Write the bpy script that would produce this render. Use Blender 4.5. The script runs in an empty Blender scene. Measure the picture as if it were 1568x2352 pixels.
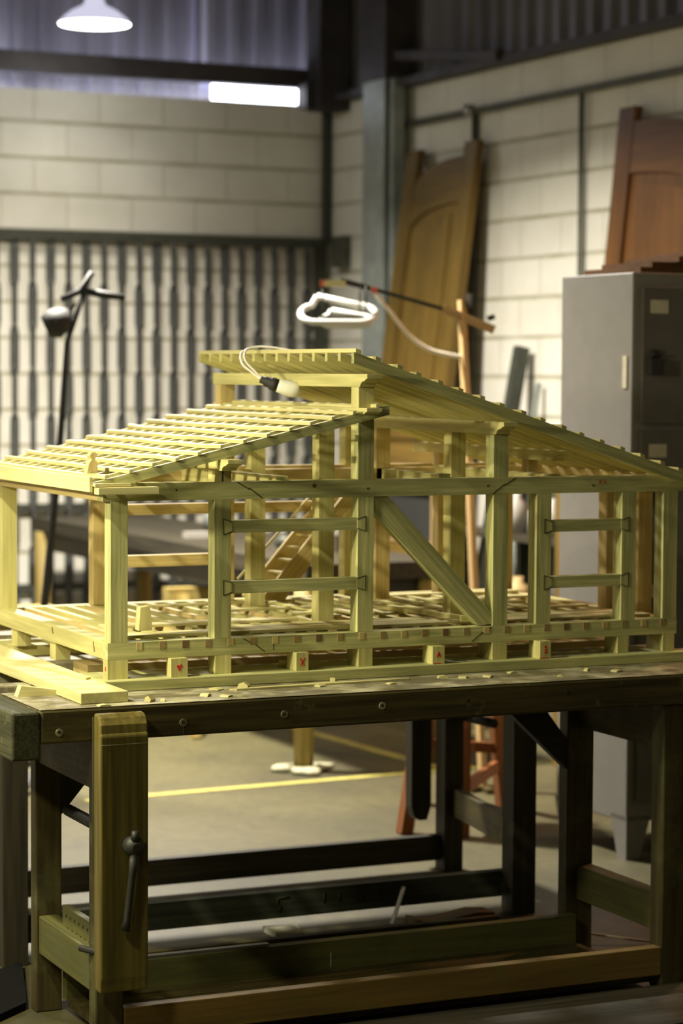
import bpy, math, random
from mathutils import Vector, Matrix
random.seed(7)
S = bpy.context.scene
C = S.collection

# ------------------------------------------------------------------ camera
cam_d = bpy.data.cameras.new('camera')
cam = bpy.data.objects.new('camera', cam_d); C.objects.link(cam)
RIGHT = (0.906755503659543, -0.4216174404521371, 0.00576111879039115)
DOWN = (-0.01949492962918744, -0.05556756760621671, -0.9982645907519115)
FWD = (0.4212058930046936, 0.9050695991673332, -0.05860560008396328)
m = Matrix(((RIGHT[0], -DOWN[0], -FWD[0]), (RIGHT[1], -DOWN[1], -FWD[1]), (RIGHT[2], -DOWN[2], -FWD[2]))).to_4x4()
m.translation = Vector((-1.983503774, -5.655874030, 1.667688133))
cam.matrix_world = m
cam_d.sensor_fit = 'HORIZONTAL'; cam_d.sensor_width = 24.0
cam_d.lens = 5456.0 / 1568.0 * 24.0
cam_d.clip_end = 100
cam_d.dof.use_dof = True
cam_d.dof.focus_distance = 5.85
cam_d.dof.aperture_fstop = 83.5 / 29.0
cam_d.dof.aperture_blades = 0
S.camera = cam

# ------------------------------------------------------------------ world, exposure, lamp settings
S.view_settings.view_transform = 'Standard'
S.view_settings.look = 'None'
S.view_settings.exposure = -0.13
S.view_settings.gamma = 1.0
w = bpy.data.worlds.new('world'); S.world = w; w.use_nodes = True
bg = w.node_tree.nodes['Background']
bg.inputs[0].default_value = (0.86, 0.88, 1.0, 1); bg.inputs[1].default_value = 11   # overcast daylight outside

# first lamp is seen, the rest unseen, placed by the light; FILL is added: (room x, room y, disc height, watts, colour)
WARM = (1.0, 0.93, 0.64); NEUT = (1.0, 0.93, 0.82); AMB = (1.0, 0.42, 0.16); FILL = (1.0, .98, .62)
LAMPS = [
    (2.30, 6.30, 3.49, 9, NEUT, 'lit round pendant lamp hanging at upper left in front of metal cladding', 2.2),
    (-1.35, -.20, 2.80, 92, WARM, 'lit round pendant lamp left of the near workbench', 2.9),
    (1.20, 3.90, 3.75, 530, NEUT, 'lit round pendant lamp in front of the dark steel gate', 2.50),
    (-1.60, 5.20, 3.75, 120, NEUT, 'lit round pendant lamp left of the dark steel gate', 2.6),
    (-2.20, -1.90, 3.00, 40, FILL, 'unseen round fill lamp added in front of the near workbench', 2.8),  # unseen lamp added to fill the front faces
    (4.00, 1.60, 3.60, 52, AMB, 'amber pendant lamp beyond the metal cabinet', 2.8),
]

# ------------------------------------------------------------------ frames: model/bench frame = world, room turned by DR
DR = 0.02295944
RM = Matrix.Rotation(DR, 4, 'Z')
def rw(p): return RM @ Vector(p)

# ------------------------------------------------------------------ materials
def newmat(name):
    mt = bpy.data.materials.new(name); mt.use_nodes = True
    nt = mt.node_tree; b = nt.nodes['Principled BSDF']
    return mt, nt, b
def coord(nt, scale):
    a = nt.nodes.new('ShaderNodeAttribute'); a.attribute_name = 'g'
    mp = nt.nodes.new('ShaderNodeMapping'); mp.inputs['Scale'].default_value = scale
    nt.links.new(a.outputs['Vector'], mp.inputs['Vector']); return mp
def noise(nt, mp, sc, det=3, rough=.55):
    n = nt.nodes.new('ShaderNodeTexNoise'); n.inputs['Scale'].default_value = sc
    n.inputs['Detail'].default_value = det; n.inputs['Roughness'].default_value = rough
    nt.links.new(mp.outputs[0], n.inputs['Vector']); return n
def ramp(nt, src, stops):
    r = nt.nodes.new('ShaderNodeValToRGB'); e = r.color_ramp.elements
    while len(e) < len(stops): e.new(.5)
    for i, (p, c) in enumerate(stops):
        e[i].position = p; e[i].color = (*c, 1)
    nt.links.new(src, r.inputs[0]); return r
def mix(nt, fac, a, b, mode='MIX'):
    n = nt.nodes.new('ShaderNodeMix'); n.data_type = 'RGBA'; n.blend_type = mode
    for s, v in ((0, fac), (6, a), (7, b)):
        if hasattr(v, 'is_linked') or hasattr(v, 'links'): nt.links.new(v, n.inputs[s])
        elif s == 0: n.inputs[0].default_value = v
        else: n.inputs[s].default_value = (*v, 1)
    return n.outputs[2]
def bump(nt, b, src, st, dist=.002):
    n = nt.nodes.new('ShaderNodeBump'); n.inputs['Strength'].default_value = st; n.inputs['Distance'].default_value = dist
    nt.links.new(src, n.inputs['Height']); nt.links.new(n.outputs[0], b.inputs['Normal'])
def wood(name, light, dark, gs=1.0, rough=.6, dirt=None, dirt_amt=(.55, .75), dirt_scale=6, bst=.25, contrast=1.0):
    mt, nt, b = newmat(name)
    g = noise(nt, coord(nt, (5*gs, 110*gs, 110*gs)), 1.0, 4)
    big = noise(nt, coord(nt, (1.6*gs, 14*gs, 14*gs)), 1.0, 2)
    mid = tuple((l+d)/2 for l, d in zip(light, dark))
    r = ramp(nt, g.outputs[0], [(.5-.18/contrast, dark), (.5, mid), (.5+.14/contrast, light)])
    r2 = ramp(nt, big.outputs[0], [(.35, (.78, .78, .78)), (.62, (1.08, 1.08, 1.08))])
    col = mix(nt, 1.0, r.outputs[0], r2.outputs[0], 'MULTIPLY')
    if dirt:
        dn = noise(nt, coord(nt, (1, 1, 1)), dirt_scale, 5, .65)
        dr_ = ramp(nt, dn.outputs[0], [(dirt_amt[0], (0, 0, 0)), (dirt_amt[1], (1, 1, 1))])
        col = mix(nt, dr_.outputs[0], col, dirt)
    nt.links.new(col, b.inputs['Base Color']); b.inputs['Roughness'].default_value = rough
    b.inputs['Specular IOR Level'].default_value = .3
    bump(nt, b, g.outputs[0], bst, .001)
    return mt
def plain(name, col, rough=.5, metal=0., var=.12, sc=20, bst=0.):
    mt, nt, b = newmat(name)
    n = noise(nt, coord(nt, (1, 1, 1)), sc, 4)
    r = ramp(nt, n.outputs[0], [(.3, tuple(c*(1-var) for c in col)), (.7, tuple(min(1, c*(1+var)) for c in col))])
    nt.links.new(r.outputs[0], b.inputs['Base Color'])
    b.inputs['Roughness'].default_value = rough; b.inputs['Metallic'].default_value = metal
    if rough > .8: b.inputs['Specular IOR Level'].default_value = .1
    if bst: bump(nt, b, n.outputs[0], bst)
    return mt
M = {}
M['pine'] = wood('treated_pine', (.67, .60, .25), (.45, .42, .15), contrast=.7)
M['pine_warm'] = wood('yellow_pine', (.66, .52, .22), (.47, .35, .13), contrast=.7)
M['pine_green'] = wood('green_pine', (.62, .58, .25), (.33, .34, .13), contrast=.8)
M['pine_pale'] = wood('pale_pine', (.72, .65, .31), (.56, .50, .21), contrast=.6)
M['endgrain'] = plain('end_grain', (.30, .21, .08), .8, 0, .25, 60)
M['joint'] = plain('joint_line', (.05, .045, .02), .9)
M['knot'] = plain('knot', (.16, .09, .035), .8, 0, .3, 200)
M['red'] = plain('red_marker', (.55, .03, .02), .6)
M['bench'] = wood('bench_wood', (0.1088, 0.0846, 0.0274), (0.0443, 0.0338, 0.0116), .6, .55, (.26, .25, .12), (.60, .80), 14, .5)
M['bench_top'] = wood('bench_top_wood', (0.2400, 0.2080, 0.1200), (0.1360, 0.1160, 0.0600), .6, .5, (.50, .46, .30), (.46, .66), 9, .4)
M['bench_end'] = wood('bench_end_wood', (0.0744, 0.0713, 0.0310), (0.0279, 0.0310, 0.0136), 1.2, .7, (.20, .19, .09), (.62, .80), 25, .5)
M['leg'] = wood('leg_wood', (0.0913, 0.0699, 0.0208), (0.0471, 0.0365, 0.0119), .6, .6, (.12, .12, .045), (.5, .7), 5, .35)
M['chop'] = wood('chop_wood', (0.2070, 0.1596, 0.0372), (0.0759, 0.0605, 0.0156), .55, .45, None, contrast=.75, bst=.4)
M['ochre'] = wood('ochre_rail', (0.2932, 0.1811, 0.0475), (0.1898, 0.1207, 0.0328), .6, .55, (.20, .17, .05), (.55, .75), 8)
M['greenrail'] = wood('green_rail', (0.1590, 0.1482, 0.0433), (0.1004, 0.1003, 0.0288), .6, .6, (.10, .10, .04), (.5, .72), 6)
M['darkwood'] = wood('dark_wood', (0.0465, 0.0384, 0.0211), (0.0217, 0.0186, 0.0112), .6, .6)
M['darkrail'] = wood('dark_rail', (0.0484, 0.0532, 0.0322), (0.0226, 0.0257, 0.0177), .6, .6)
M['door'] = wood('door_wood', (0.172, 0.108, 0.020), (0.104, 0.063, 0.012), .5, .5, contrast=.7)
M['door_red'] = wood('reddish_door_wood', (0.1440, 0.0612, 0.0112), (0.0765, 0.0306, 0.0063), .5, .45, contrast=.7)
M['stool'] = wood('stool_wood', (.24, .085, .022), (.16, .052, .013), .6, .5)
M['rawwood'] = wood('raw_stick', (.52, .36, .16), (.36, .23, .09), .8, .6)
M['postwood'] = wood('ochre_post', (.36, .27, .08), (.20, .15, .04), .6, .6)
M['steel_dark'] = plain('dark_steel', (.055, .060, .045), .45, .3, .25, 30)
M['steel_gate'] = plain('gate_steel', (.06, .063, .056), .65, .1, .2, 8)
M['steel_col'] = plain('galvanised_steel', (.30, .33, .30), .5, .3, .2, 8)
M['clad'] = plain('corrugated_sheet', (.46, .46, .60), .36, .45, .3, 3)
M['clad_dark'] = plain('dimmed_sheet', (.17, .16, .165), .45, .4, .4, 3)  # darker copy of the cladding, the dim right side put into its colour
M['beam'] = plain('roof_beam_steel', (.045, .040, .038), .6, .2, .3, 6)
M['conduit'] = plain('conduit', (.10, .10, .07), .6, .3, .25, 12)
M['cab'] = plain('cabinet_grey', (.205, .193, .170), .45, 0., .05, 15)
M['cab_dark'] = plain('cabinet_front', (.12, .108, .09), .45, .1, .1, 15)
M['label'] = plain('cream_label', (.55, .50, .36), .7)
M['white'] = plain('white_plastic', (.55, .55, .50), .35, 0, .04)
M['offwhite'] = plain('dull_offwhite', (.30, .285, .25), .5, 0, .06)
M['black'] = plain('black_plastic', (.018, .018, .016), .7)
M['cable'] = plain('white_cable', (.72, .68, .56), .5)
M['bulb'] = plain('frosted_bulb', (.86, .85, .74), .18, 0, .02)
M['tip'] = plain('red_tip', (.55, .12, .06), .6)
M['rag'] = plain('cream_rag', (.34, .33, .22), .9, 0, .2, 40)
M['paper'] = plain('offcut_white', (.74, .72, .60), .7)
M['iron'] = plain('vise_iron', (.035, .035, .026), .55, .4)
M['grey_metal'] = plain('grey_metal', (.33, .33, .31), .35, .8)
M['rug'] = plain('black_patch', (.006, .006, .005), .95)

def emit(name, col, st):
    mt, nt, b = newmat(name)
    b.inputs['Base Color'].default_value = (.8, .8, .8, 1)
    b.inputs['Emission Color'].default_value = (*col, 1); b.inputs['Emission Strength'].default_value = st
    return mt
M['lampshade'] = emit('lamp_shade_glare', (.78, .78, 1.0), .8)  # even glow on the shade stands in for the lamp's glare
M['lampglow'] = emit('lamp_diffuser', (1, .97, .82), 14)

# painted concrete block wall (attribute g = along wall, height, 0)
def block_wall():
    mt, nt, b = newmat('painted_block')
    mp = coord(nt, (1, 1, 1))
    br = nt.nodes.new('ShaderNodeTexBrick')
    br.inputs['Scale'].default_value = 1.0
    br.inputs['Brick Width'].default_value = .39; br.inputs['Row Height'].default_value = .2
    br.inputs['Mortar Size'].default_value = .010; br.inputs['Mortar Smooth'].default_value = .6
    br.inputs['Color1'].default_value = (.72, .70, .61, 1); br.inputs['Color2'].default_value = (.68, .66, .575, 1)
    br.inputs['Mortar'].default_value = (.60, .58, .48, 1)
    nt.links.new(mp.outputs[0], br.inputs['Vector'])
    n = noise(nt, coord(nt, (1, 1, 1)), 2.2, 5, .6)
    r = ramp(nt, n.outputs[0], [(.3, (.88, .87, .84)), (.65, (1.03, 1.03, 1.02))])
    # vertical joints weaker than the bed joints: blend with bed joint colour by a mask over height
    col = mix(nt, 1.0, br.outputs['Color'], r.outputs[0], 'MULTIPLY')
    sx = nt.nodes.new('ShaderNodeSeparateXYZ'); nt.links.new(mp.outputs[0], sx.inputs[0])
    def ma(op, a, v=None):
        n_ = nt.nodes.new('ShaderNodeMath'); n_.operation = op; nt.links.new(a, n_.inputs[0])
        if v is not None: n_.inputs[1].default_value = v
        return n_.outputs[0]
    ph = ma('ABSOLUTE', ma('SUBTRACT', ma('FRACT', ma('ADD', ma('MULTIPLY', sx.outputs[1], 5.0), .5)), .5))
    hr = ramp(nt, ph, [(.03, (1, 1, 1)), (.075, (0, 0, 0))])
    nb = noise(nt, coord(nt, (1, 1, 1)), 3.5, 3)
    nr = ramp(nt, nb.outputs[0], [(.3, (.35, .35, .35)), (.6, (.9, .9, .9))])
    fac = mix(nt, 1.0, hr.outputs[0], nr.outputs[0], 'MULTIPLY')
    col = mix(nt, fac, col, (.34, .32, .20))
    nt.links.new(col, b.inputs['Base Color']); b.inputs['Roughness'].default_value = .7
    inv = nt.nodes.new('ShaderNodeMath'); inv.operation = 'SUBTRACT'; inv.inputs[0].default_value = 1
    nt.links.new(br.outputs['Fac'], inv.inputs[1]); bump(nt, b, inv.outputs[0], .6, .006)
    return mt
M['wall'] = block_wall()
def floor_mat():
    mt, nt, b = newmat('concrete_floor')
    mp = coord(nt, (1, 1, 1))
    n1 = noise(nt, mp, 1.1, 6, .6); n2 = noise(nt, mp, 22, 5, .7)
    r1 = ramp(nt, n1.outputs[0], [(.34, (.046, .040, .015)), (.5, (.070, .061, .022)), (.68, (.095, .083, .032))])
    r2 = ramp(nt, n2.outputs[0], [(.3, (.70, .70, .66)), (.6, (1.08, 1.08, 1.08))])
    col = mix(nt, 1.0, r1.outputs[0], r2.outputs[0], 'MULTIPLY')
    nt.links.new(col, b.inputs['Base Color']); b.inputs['Roughness'].default_value = .55
    bump(nt, b, n2.outputs[0], .2, .003)
    return mt
M['floor'] = floor_mat()
M['yellow'] = plain('yellow_paint', (.34, .31, .07), .6, 0, .25, 30)

# ------------------------------------------------------------------ mesh builder
class MB:
    def __init__(s, room=False): s.v = []; s.f = []; s.g = []; s.mi = []; s.room = room; s.sm = []
    def add(s, vs, fs, gs=None, mi=0, smooth=False):
        o = len(s.v); r = [random.uniform(0, 20) for _ in range(3)]
        s.v += [Vector(p) for p in vs]
        if gs is None: gs = [(p[0]+r[0], p[1]+r[1], p[2]+r[2]) for p in vs]
        s.g += gs
        for f in fs: s.f.append([i+o for i in f]); s.mi.append(mi); s.sm.append(smooth)
        return s
    def box(s, x0, x1, y0, y1, z0, z1, ax=None, mi=0, rawg=False):
        d = (x1-x0, y1-y0, z1-z0)
        if ax is None: ax = max(range(3), key=lambda i: abs(d[i]))
        vs = [(x, y, z) for x in (x0, x1) for y in (y0, y1) for z in (z0, z1)]
        fs = [(0, 1, 3, 2), (4, 6, 7, 5), (0, 4, 5, 1), (2, 3, 7, 6), (0, 2, 6, 4), (1, 5, 7, 3)]
        r = [random.uniform(0, 9) for _ in range(3)]; o = [i for i in range(3) if i != ax]
        if rawg: gs = [tuple(p) for p in vs]
        else: gs = [(p[ax]+r[0], p[o[0]]+r[1], p[o[1]]+r[2]) for p in vs]
        return s.add(vs, fs, gs, mi)
    def bar(s, p0, p1, w_, h, up=(0, 0, 1), mi=0):
        """box from p0 to p1 (centre line), w_ wide sideways, h along up"""
        p0 = Vector(p0); p1 = Vector(p1); d = p1-p0; L = d.length; d.normalize()
        sd = d.cross(Vector(up)); sd.normalize(); u = sd.cross(d)
        vs = []; gs = []; r = [random.uniform(0, 9) for _ in range(3)]
        for t, p in ((0, p0), (L, p1)):
            for a in (-.5, .5):
                for c in (-.5, .5):
                    vs.append(p+sd*a*w_+u*c*h); gs.append((t+r[0], a*w_+r[1], c*h+r[2]))
        return s.add(vs, [(0, 1, 3, 2), (4, 6, 7, 5), (0, 4, 5, 1), (2, 3, 7, 6), (0, 2, 6, 4), (1, 5, 7, 3)], gs, mi)
    def prism(s, pts, axis, d0, d1, mi=0, gd=None):
        """extrude closed 2d outline along axis; pts are the two other coordinates in order"""
        o = [i for i in range(3) if i != axis]; n = len(pts); vs = []
        for d in (d0, d1):
            for a, b in pts:
                p = [0, 0, 0]; p[axis] = d; p[o[0]] = a; p[o[1]] = b; vs.append(tuple(p))
        fs = [tuple(range(n))[::-1], tuple(range(n, 2*n))]+[(i, (i+1) % n, n+(i+1) % n, n+i) for i in range(n)]
        ext = [max(v[i] for v in vs)-min(v[i] for v in vs) for i in range(3)]
        ax = max(range(3), key=lambda i: ext[i]); oo = [i for i in range(3) if i != ax]
        r = [random.uniform(0, 9) for _ in range(3)]
        gs = [(p[ax]+r[0], p[oo[0]]+r[1], p[oo[1]]+r[2]) for p in vs]
        if gd:
            g_ = Vector(gd).normalized(); sd = Vector((0, 1, 0)) if abs(g_.y) < .5 else Vector((0, 0, 1)); u_ = g_.cross(sd)
            gs = [(Vector(p).dot(g_)+r[0], Vector(p).dot(sd)+r[1], Vector(p).dot(u_)+r[2]) for p in vs]
        return s.add(vs, fs, gs, mi)
    def tube(s, pts, rad, n=10, mi=0, cap=True):
        pts = [Vector(p) for p in pts]; k = len(pts)
        rs = rad if isinstance(rad, (list, tuple)) else [rad]*k
        vs = []; gs = []; ref = None; L = 0; off = random.uniform(0, 9)
        for i, p in enumerate(pts):
            d = (pts[min(i+1, k-1)]-pts[max(i-1, 0)]).normalized()
            if ref is None:
                ref = Vector((0, 0, 1)) if abs(d.z) < .9 else Vector((1, 0, 0))
            sd = d.cross(ref).normalized(); u = sd.cross(d).normalized(); ref = u
            if i: L += (p-pts[i-1]).length
            for j in range(n):
                a = 2*math.pi*j/n; q = sd*math.cos(a)*rs[i]+u*math.sin(a)*rs[i]
                vs.append(p+q); gs.append((L+off, q.dot(sd), q.dot(u)+off))
        fs = [(i*n+j, i*n+(j+1) % n, (i+1)*n+(j+1) % n, (i+1)*n+j) for i in range(k-1) for j in range(n)]
        s.add(vs, fs, gs, mi, True)
        if cap:
            o = len(s.v)-len(vs)
            s.f.append([o+j for j in range(n)][::-1]); s.mi.append(mi); s.sm.append(False)
            s.f.append([o+(k-1)*n+j for j in range(n)]); s.mi.append(mi); s.sm.append(False)
        return s
    def build(s, name, mats, parent=None, at=(0, 0, 0), bevel=0, label=None):
        T = RM if s.room else Matrix.Identity(4)
        base = Vector(parent['_b']) if parent is not None and '_b' in parent else Vector(at)
        me = bpy.data.meshes.new(name)
        me.from_pydata([tuple((T @ p)-base) for p in s.v], [], s.f)
        at_ = me.attributes.new('g', 'FLOAT_VECTOR', 'POINT')
        at_.data.foreach_set('vector', [c for g in s.g for c in g])
        me.polygons.foreach_set('material_index', s.mi)
        me.polygons.foreach_set('use_smooth', s.sm)
        for k in (mats if isinstance(mats, (list, tuple)) else [mats]): me.materials.append(M[k])
        me.validate(); me.update()
        import bmesh
        b_ = bmesh.new(); b_.from_mesh(me); bmesh.ops.recalc_face_normals(b_, faces=b_.faces); b_.to_mesh(me); b_.free()
        o = bpy.data.objects.new(name, me); C.objects.link(o)
        if parent is not None:
            o.parent = parent; o['_b'] = tuple(base)
        else:
            o.location = base; o['_b'] = tuple(base)
        if bevel:
            bv = o.modifiers.new('bevel', 'BEVEL'); bv.width = bevel; bv.segments = 2; bv.limit_method = 'ANGLE'
        if label: o['label'] = label
        return o
def tag(o, label, cat, group=None, kind=None):
    o['label'] = label; o['category'] = cat
    if group: o['group'] = group
    if kind: o['kind'] = kind
    return o
def thing(name, base, label, cat, group=None, room=False):
    b = rw(base) if room else Vector(base)
    o = bpy.data.objects.new(name, None); C.objects.link(o); o.location = b; o['_b'] = tuple(b)
    o.empty_display_size = .1
    return tag(o, label, cat, group)
def struct(name, mb, mats, label=None):
    o = mb.build(name, mats); o['kind'] = 'structure'
    if label: o['label'] = label
    return o
def subempty(name, parent):
    o = bpy.data.objects.new(name, None); C.objects.link(o); o.parent = parent; o['_b'] = tuple(parent['_b'])
    return o

# ================================================================== THE HALL
WX, WY = 4.058, 7.077
def wallbox(mb, x0, x1, y0, y1, z0, z1, along):
    vs = [(x, y, z) for x in (x0, x1) for y in (y0, y1) for z in (z0, z1)]
    fs = [(0, 1, 3, 2), (4, 6, 7, 5), (0, 4, 5, 1), (2, 3, 7, 6), (0, 2, 6, 4), (1, 5, 7, 3)]
    gs = [((p[0]+20 if along == 'x' else p[1]+20.1), p[2]+9.95, 0) for p in vs]
    mb.add(vs, fs, gs)
struct('floor', MB(True).box(-7, 6, -9, 9, -.1, 0, rawg=True), 'floor')
b = MB(True); wallbox(b, -7, WX+.14, WY, WY+.11, 0, 3.23, 'x'); struct('wall_back', b, 'wall')
b = MB(True); wallbox(b, WX, WX+.14, -9, WY, 0, 3.235, 'y'); struct('wall_right', b, 'wall')
b = MB(True); wallbox(b, -7.14, -7, -9, WY+.14, 0, 5.2, 'y'); struct('wall_left', b, 'wall')
b = MB(True); wallbox(b, -7, WX+.14, -9.14, -9, 0, 5.2, 'x'); struct('wall_front', b, 'wall')
struct('ceiling', MB(True).box(-7.2, 4.6, -9.2, 7.6, 5.2, 5.25), 'clad')
# corrugated cladding above the block walls
def corrugated(mb, p0, p1, z0, z1, nrm, pitch=.155, depth=.034, rag=0):
    p0 = Vector(p0); p1 = Vector(p1); d = p1-p0; L = d.length; d.normalize(); nrm = Vector(nrm)
    prof = []; x = 0
    while x < L:
        for t, h in ((0, 0), (.28, 0), (.42, 1), (.72, 1), (.86, 0)):
            xx = x+t*pitch
            if xx <= L: prof.append((xx, h*depth))
        x += pitch
    for (x0, h0), (x1, h1) in zip(prof, prof[1:]):
        a = p0+d*x0+nrm*h0; c = p0+d*x1+nrm*h1
        t = nrm*-.0012
        zz = z0 + (rag*random.uniform(-1, 1))
        vs = [(a.x, a.y, zz), (c.x, c.y, zz), (c.x, c.y, z1), (a.x, a.y, z1)]
        vs += [(q[0]+t.x, q[1]+t.y, q[2]) for q in vs]
        mb.add(vs, [(0, 1, 2, 3), (7, 6, 5, 4), (0, 4, 5, 1), (3, 2, 6, 7), (0, 3, 7, 4), (1, 5, 6, 2)],
               [(q[0], q[1], q[2]*.25) for q in vs])
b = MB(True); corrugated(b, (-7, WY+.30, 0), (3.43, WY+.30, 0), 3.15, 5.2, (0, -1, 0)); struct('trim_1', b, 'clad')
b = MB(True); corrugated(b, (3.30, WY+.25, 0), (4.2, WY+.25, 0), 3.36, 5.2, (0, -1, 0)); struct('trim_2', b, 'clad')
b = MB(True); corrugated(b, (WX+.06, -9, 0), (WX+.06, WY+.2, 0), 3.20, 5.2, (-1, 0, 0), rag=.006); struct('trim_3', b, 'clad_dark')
# steel beams, corner post, columns
struct('trim_4', MB(True).box(-7, WX-.02, WY-.10, WY-.02, 3.315, 3.425), 'beam')
b = MB(True); b.box(WX-.10, WX-.01, -9, WY-.1, 3.235, 3.275)
struct('trim_5', b, 'beam')
b = MB(True); b.box(3.86, 4.05, 6.80, 6.98, 3.18, 5.2); b.box(3.80, 3.96, 6.86, 6.98, 3.19, 3.34); struct('trim_6', b, 'beam')
b = MB(True)
b.box(3.90, 3.915, 6.07, 6.33, 0, 3.30); b.box(4.035, 4.05, 6.07, 6.33, 0, 3.30); b.box(3.915, 4.035, 6.19, 6.21, 0, 3.30)
b.box(3.93, 4.00, 6.02, 6.065, 0, 3.30)
struct('trim_7', b, 'steel_col')
b = MB(True); b.box(3.88, 4.05, 6.02, 6.34, 3.28, 5.2); b.bar((3.95, 6.2, 3.42), (3.95, 4.9, 3.27), .05, .05); struct('trim_8', b, 'beam')
b = MB(True); b.box(4.0, 4.045, WY-.05, WY-.01, 2.42, 3.3); struct('trim_9', b, 'steel_dark')
# yellow paint lines on the floor
b = MB(True)
b.prism([(1.05, 3.00), (2.30, 3.05), (3.6, 3.10), (3.6, 3.15), (2.30, 3.10), (1.05, 3.055)], 2, .0005, .003)
b.prism([(2.56, 4.5), (2.62, 4.5), (2.70, 3.15), (2.64, 3.15)], 2, .0005, .003)
lines = b.build('floor_line', 'yellow'); tag(lines, 'worn yellow lines painted on the concrete floor behind the benches', 'floor marking')

# conduits on the right wall
t = thing('conduit', (4.02, 3, 3.03), 'dark electrical conduit running along the right wall with two drops', 'conduit', room=True)
b = MB(True); b.tube([(4.025, -4, 3.045), (4.025, 6.05, 3.03)], .018); b.build('horizontal_pipe', 'conduit', t)
b = MB(True); b.tube([(4.03, 4.245, 3.03), (4.03, 4.245, 1.0)], .013); b.build('vertical_pipe', 'conduit', t)
b = MB(True); b.tube([(4.035, 5.30, 3.03), (4.035, 5.30, .1)], .018); b.build('vertical_pipe', 'conduit', t)
b = MB(True); b.tube([(4.00, 5.30, 3.01), (4.00, 5.30, 3.065)], .030); b.build('junction_cap', 'grey_metal', t, label='shiny junction cap')
b = MB(True); b.box(4.0, 4.05, 6.78, 6.93, 2.28, 2.46, rawg=True)
o = b.build('junction_box', 'conduit', at=rw((4.02, 6.85, 2.37))); tag(o, 'small drab junction box high on the right wall by the corner', 'electrical box')

# ------------------------------------------------------------------ pendant lamps
def pendant(i, x, y, z, watts, col, label, spread):
    t = thing('pendant_lamp', (x, y, z), label, 'lamp', 'pendant lamps of the hall', True)
    c = rw((x, y, z))
    n = 40; vs = []; fs = []
    prof = [(.188, 0), (.186, .012), (.165, .035), (.12, .07), (.06, .10), (.04, .15), (.0, .225)]
    b = MB()
    for r_, h in prof:
        for j in range(n): vs.append((c.x+max(r_, .001)*math.cos(2*math.pi*j/n), c.y+max(r_, .001)*math.sin(2*math.pi*j/n), c.z+h))
    fs = [(k*n+j, k*n+(j+1) % n, (k+1)*n+(j+1) % n, (k+1)*n+j) for k in range(len(prof)-1) for j in range(n)]
    b.add(vs, fs, None, 0, True); b.build('lamp_shade', 'lampshade', t)
    b = MB(); vs = [(c.x+.182*math.cos(2*math.pi*j/n), c.y+.182*math.sin(2*math.pi*j/n), c.z+.004) for j in range(n)]
    vs += [(v[0], v[1], c.z-.003) for v in vs]
    b.add(vs, [tuple(range(n)), tuple(range(n, 2*n))[::-1]]+[(j, (j+1) % n, n+(j+1) % n, n+j) for j in range(n)])
    b.build('diffuser', 'lampglow', t)
    b = MB(); b.tube([(c.x, c.y, c.z+.22), (c.x, c.y, 5.2)], .006); b.build('cord', 'black', t)
    ld = bpy.data.lights.new('lamp_light', 'AREA'); ld.shape = 'DISK'; ld.size = .10 if i == 1 else .36; ld.energy = watts; ld.color = col; ld.spread = spread
    lo = bpy.data.objects.new('lamp_light', ld); C.objects.link(lo); lo.parent = t; lo.location = (0, 0, -.02)
    if i == 0:   # the visible lamp's bulb also throws some light sideways and up onto the cladding
        pd = bpy.data.lights.new('lamp_bulb', 'POINT'); pd.energy = 7; pd.color = (.9, .92, 1.0); pd.shadow_soft_size = .08
        po = bpy.data.objects.new('lamp_bulb', pd); C.objects.link(po); po.parent = t; po.location = (0, 0, -.10)
for i, a in enumerate(LAMPS): pendant(i, *a)

# work light on a stand left of the benches, aimed at the house model
t = thing('work_light', (-1.78, -.40, 0), 'lit work light on a tripod left of the benches aimed at the model', 'lamp')
hp = Vector((-1.78, -.40, 1.93)); aim = (Vector((.9, .45, 1.45))-hp).normalized()
b = MB(); b.tube([(-1.80, -.405, .5), (-1.80, -.405, 1.88)], .014)
for a in (.3, 2.4, 4.5): b.tube([(-1.80, -.405, .6), (-1.80+.42*math.cos(a), -.405+.42*math.sin(a), .01)], .011, 8)
b.build('stand', 'black', t)
b = MB(); b.bar(hp-aim*.10, hp-aim*.012, .20, .20); b.build('lamp_head', 'black', t)
b = MB(); b.bar(hp-aim*.0115, hp-aim*.008, .17, .17); b.build('diffuser', 'lampglow', t)
ld = bpy.data.lights.new('lamp_light', 'AREA'); ld.shape = 'SQUARE'; ld.size = .12; ld.energy = 19; ld.color = WARM; ld.spread = 2.0
lo = bpy.data.objects.new('lamp_light', ld); C.objects.link(lo); lo.parent = t
lo.location = hp-Vector((-1.78, -.40, 0)); lo.rotation_euler = aim.to_track_quat('-Z', 'Y').to_euler()

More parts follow.
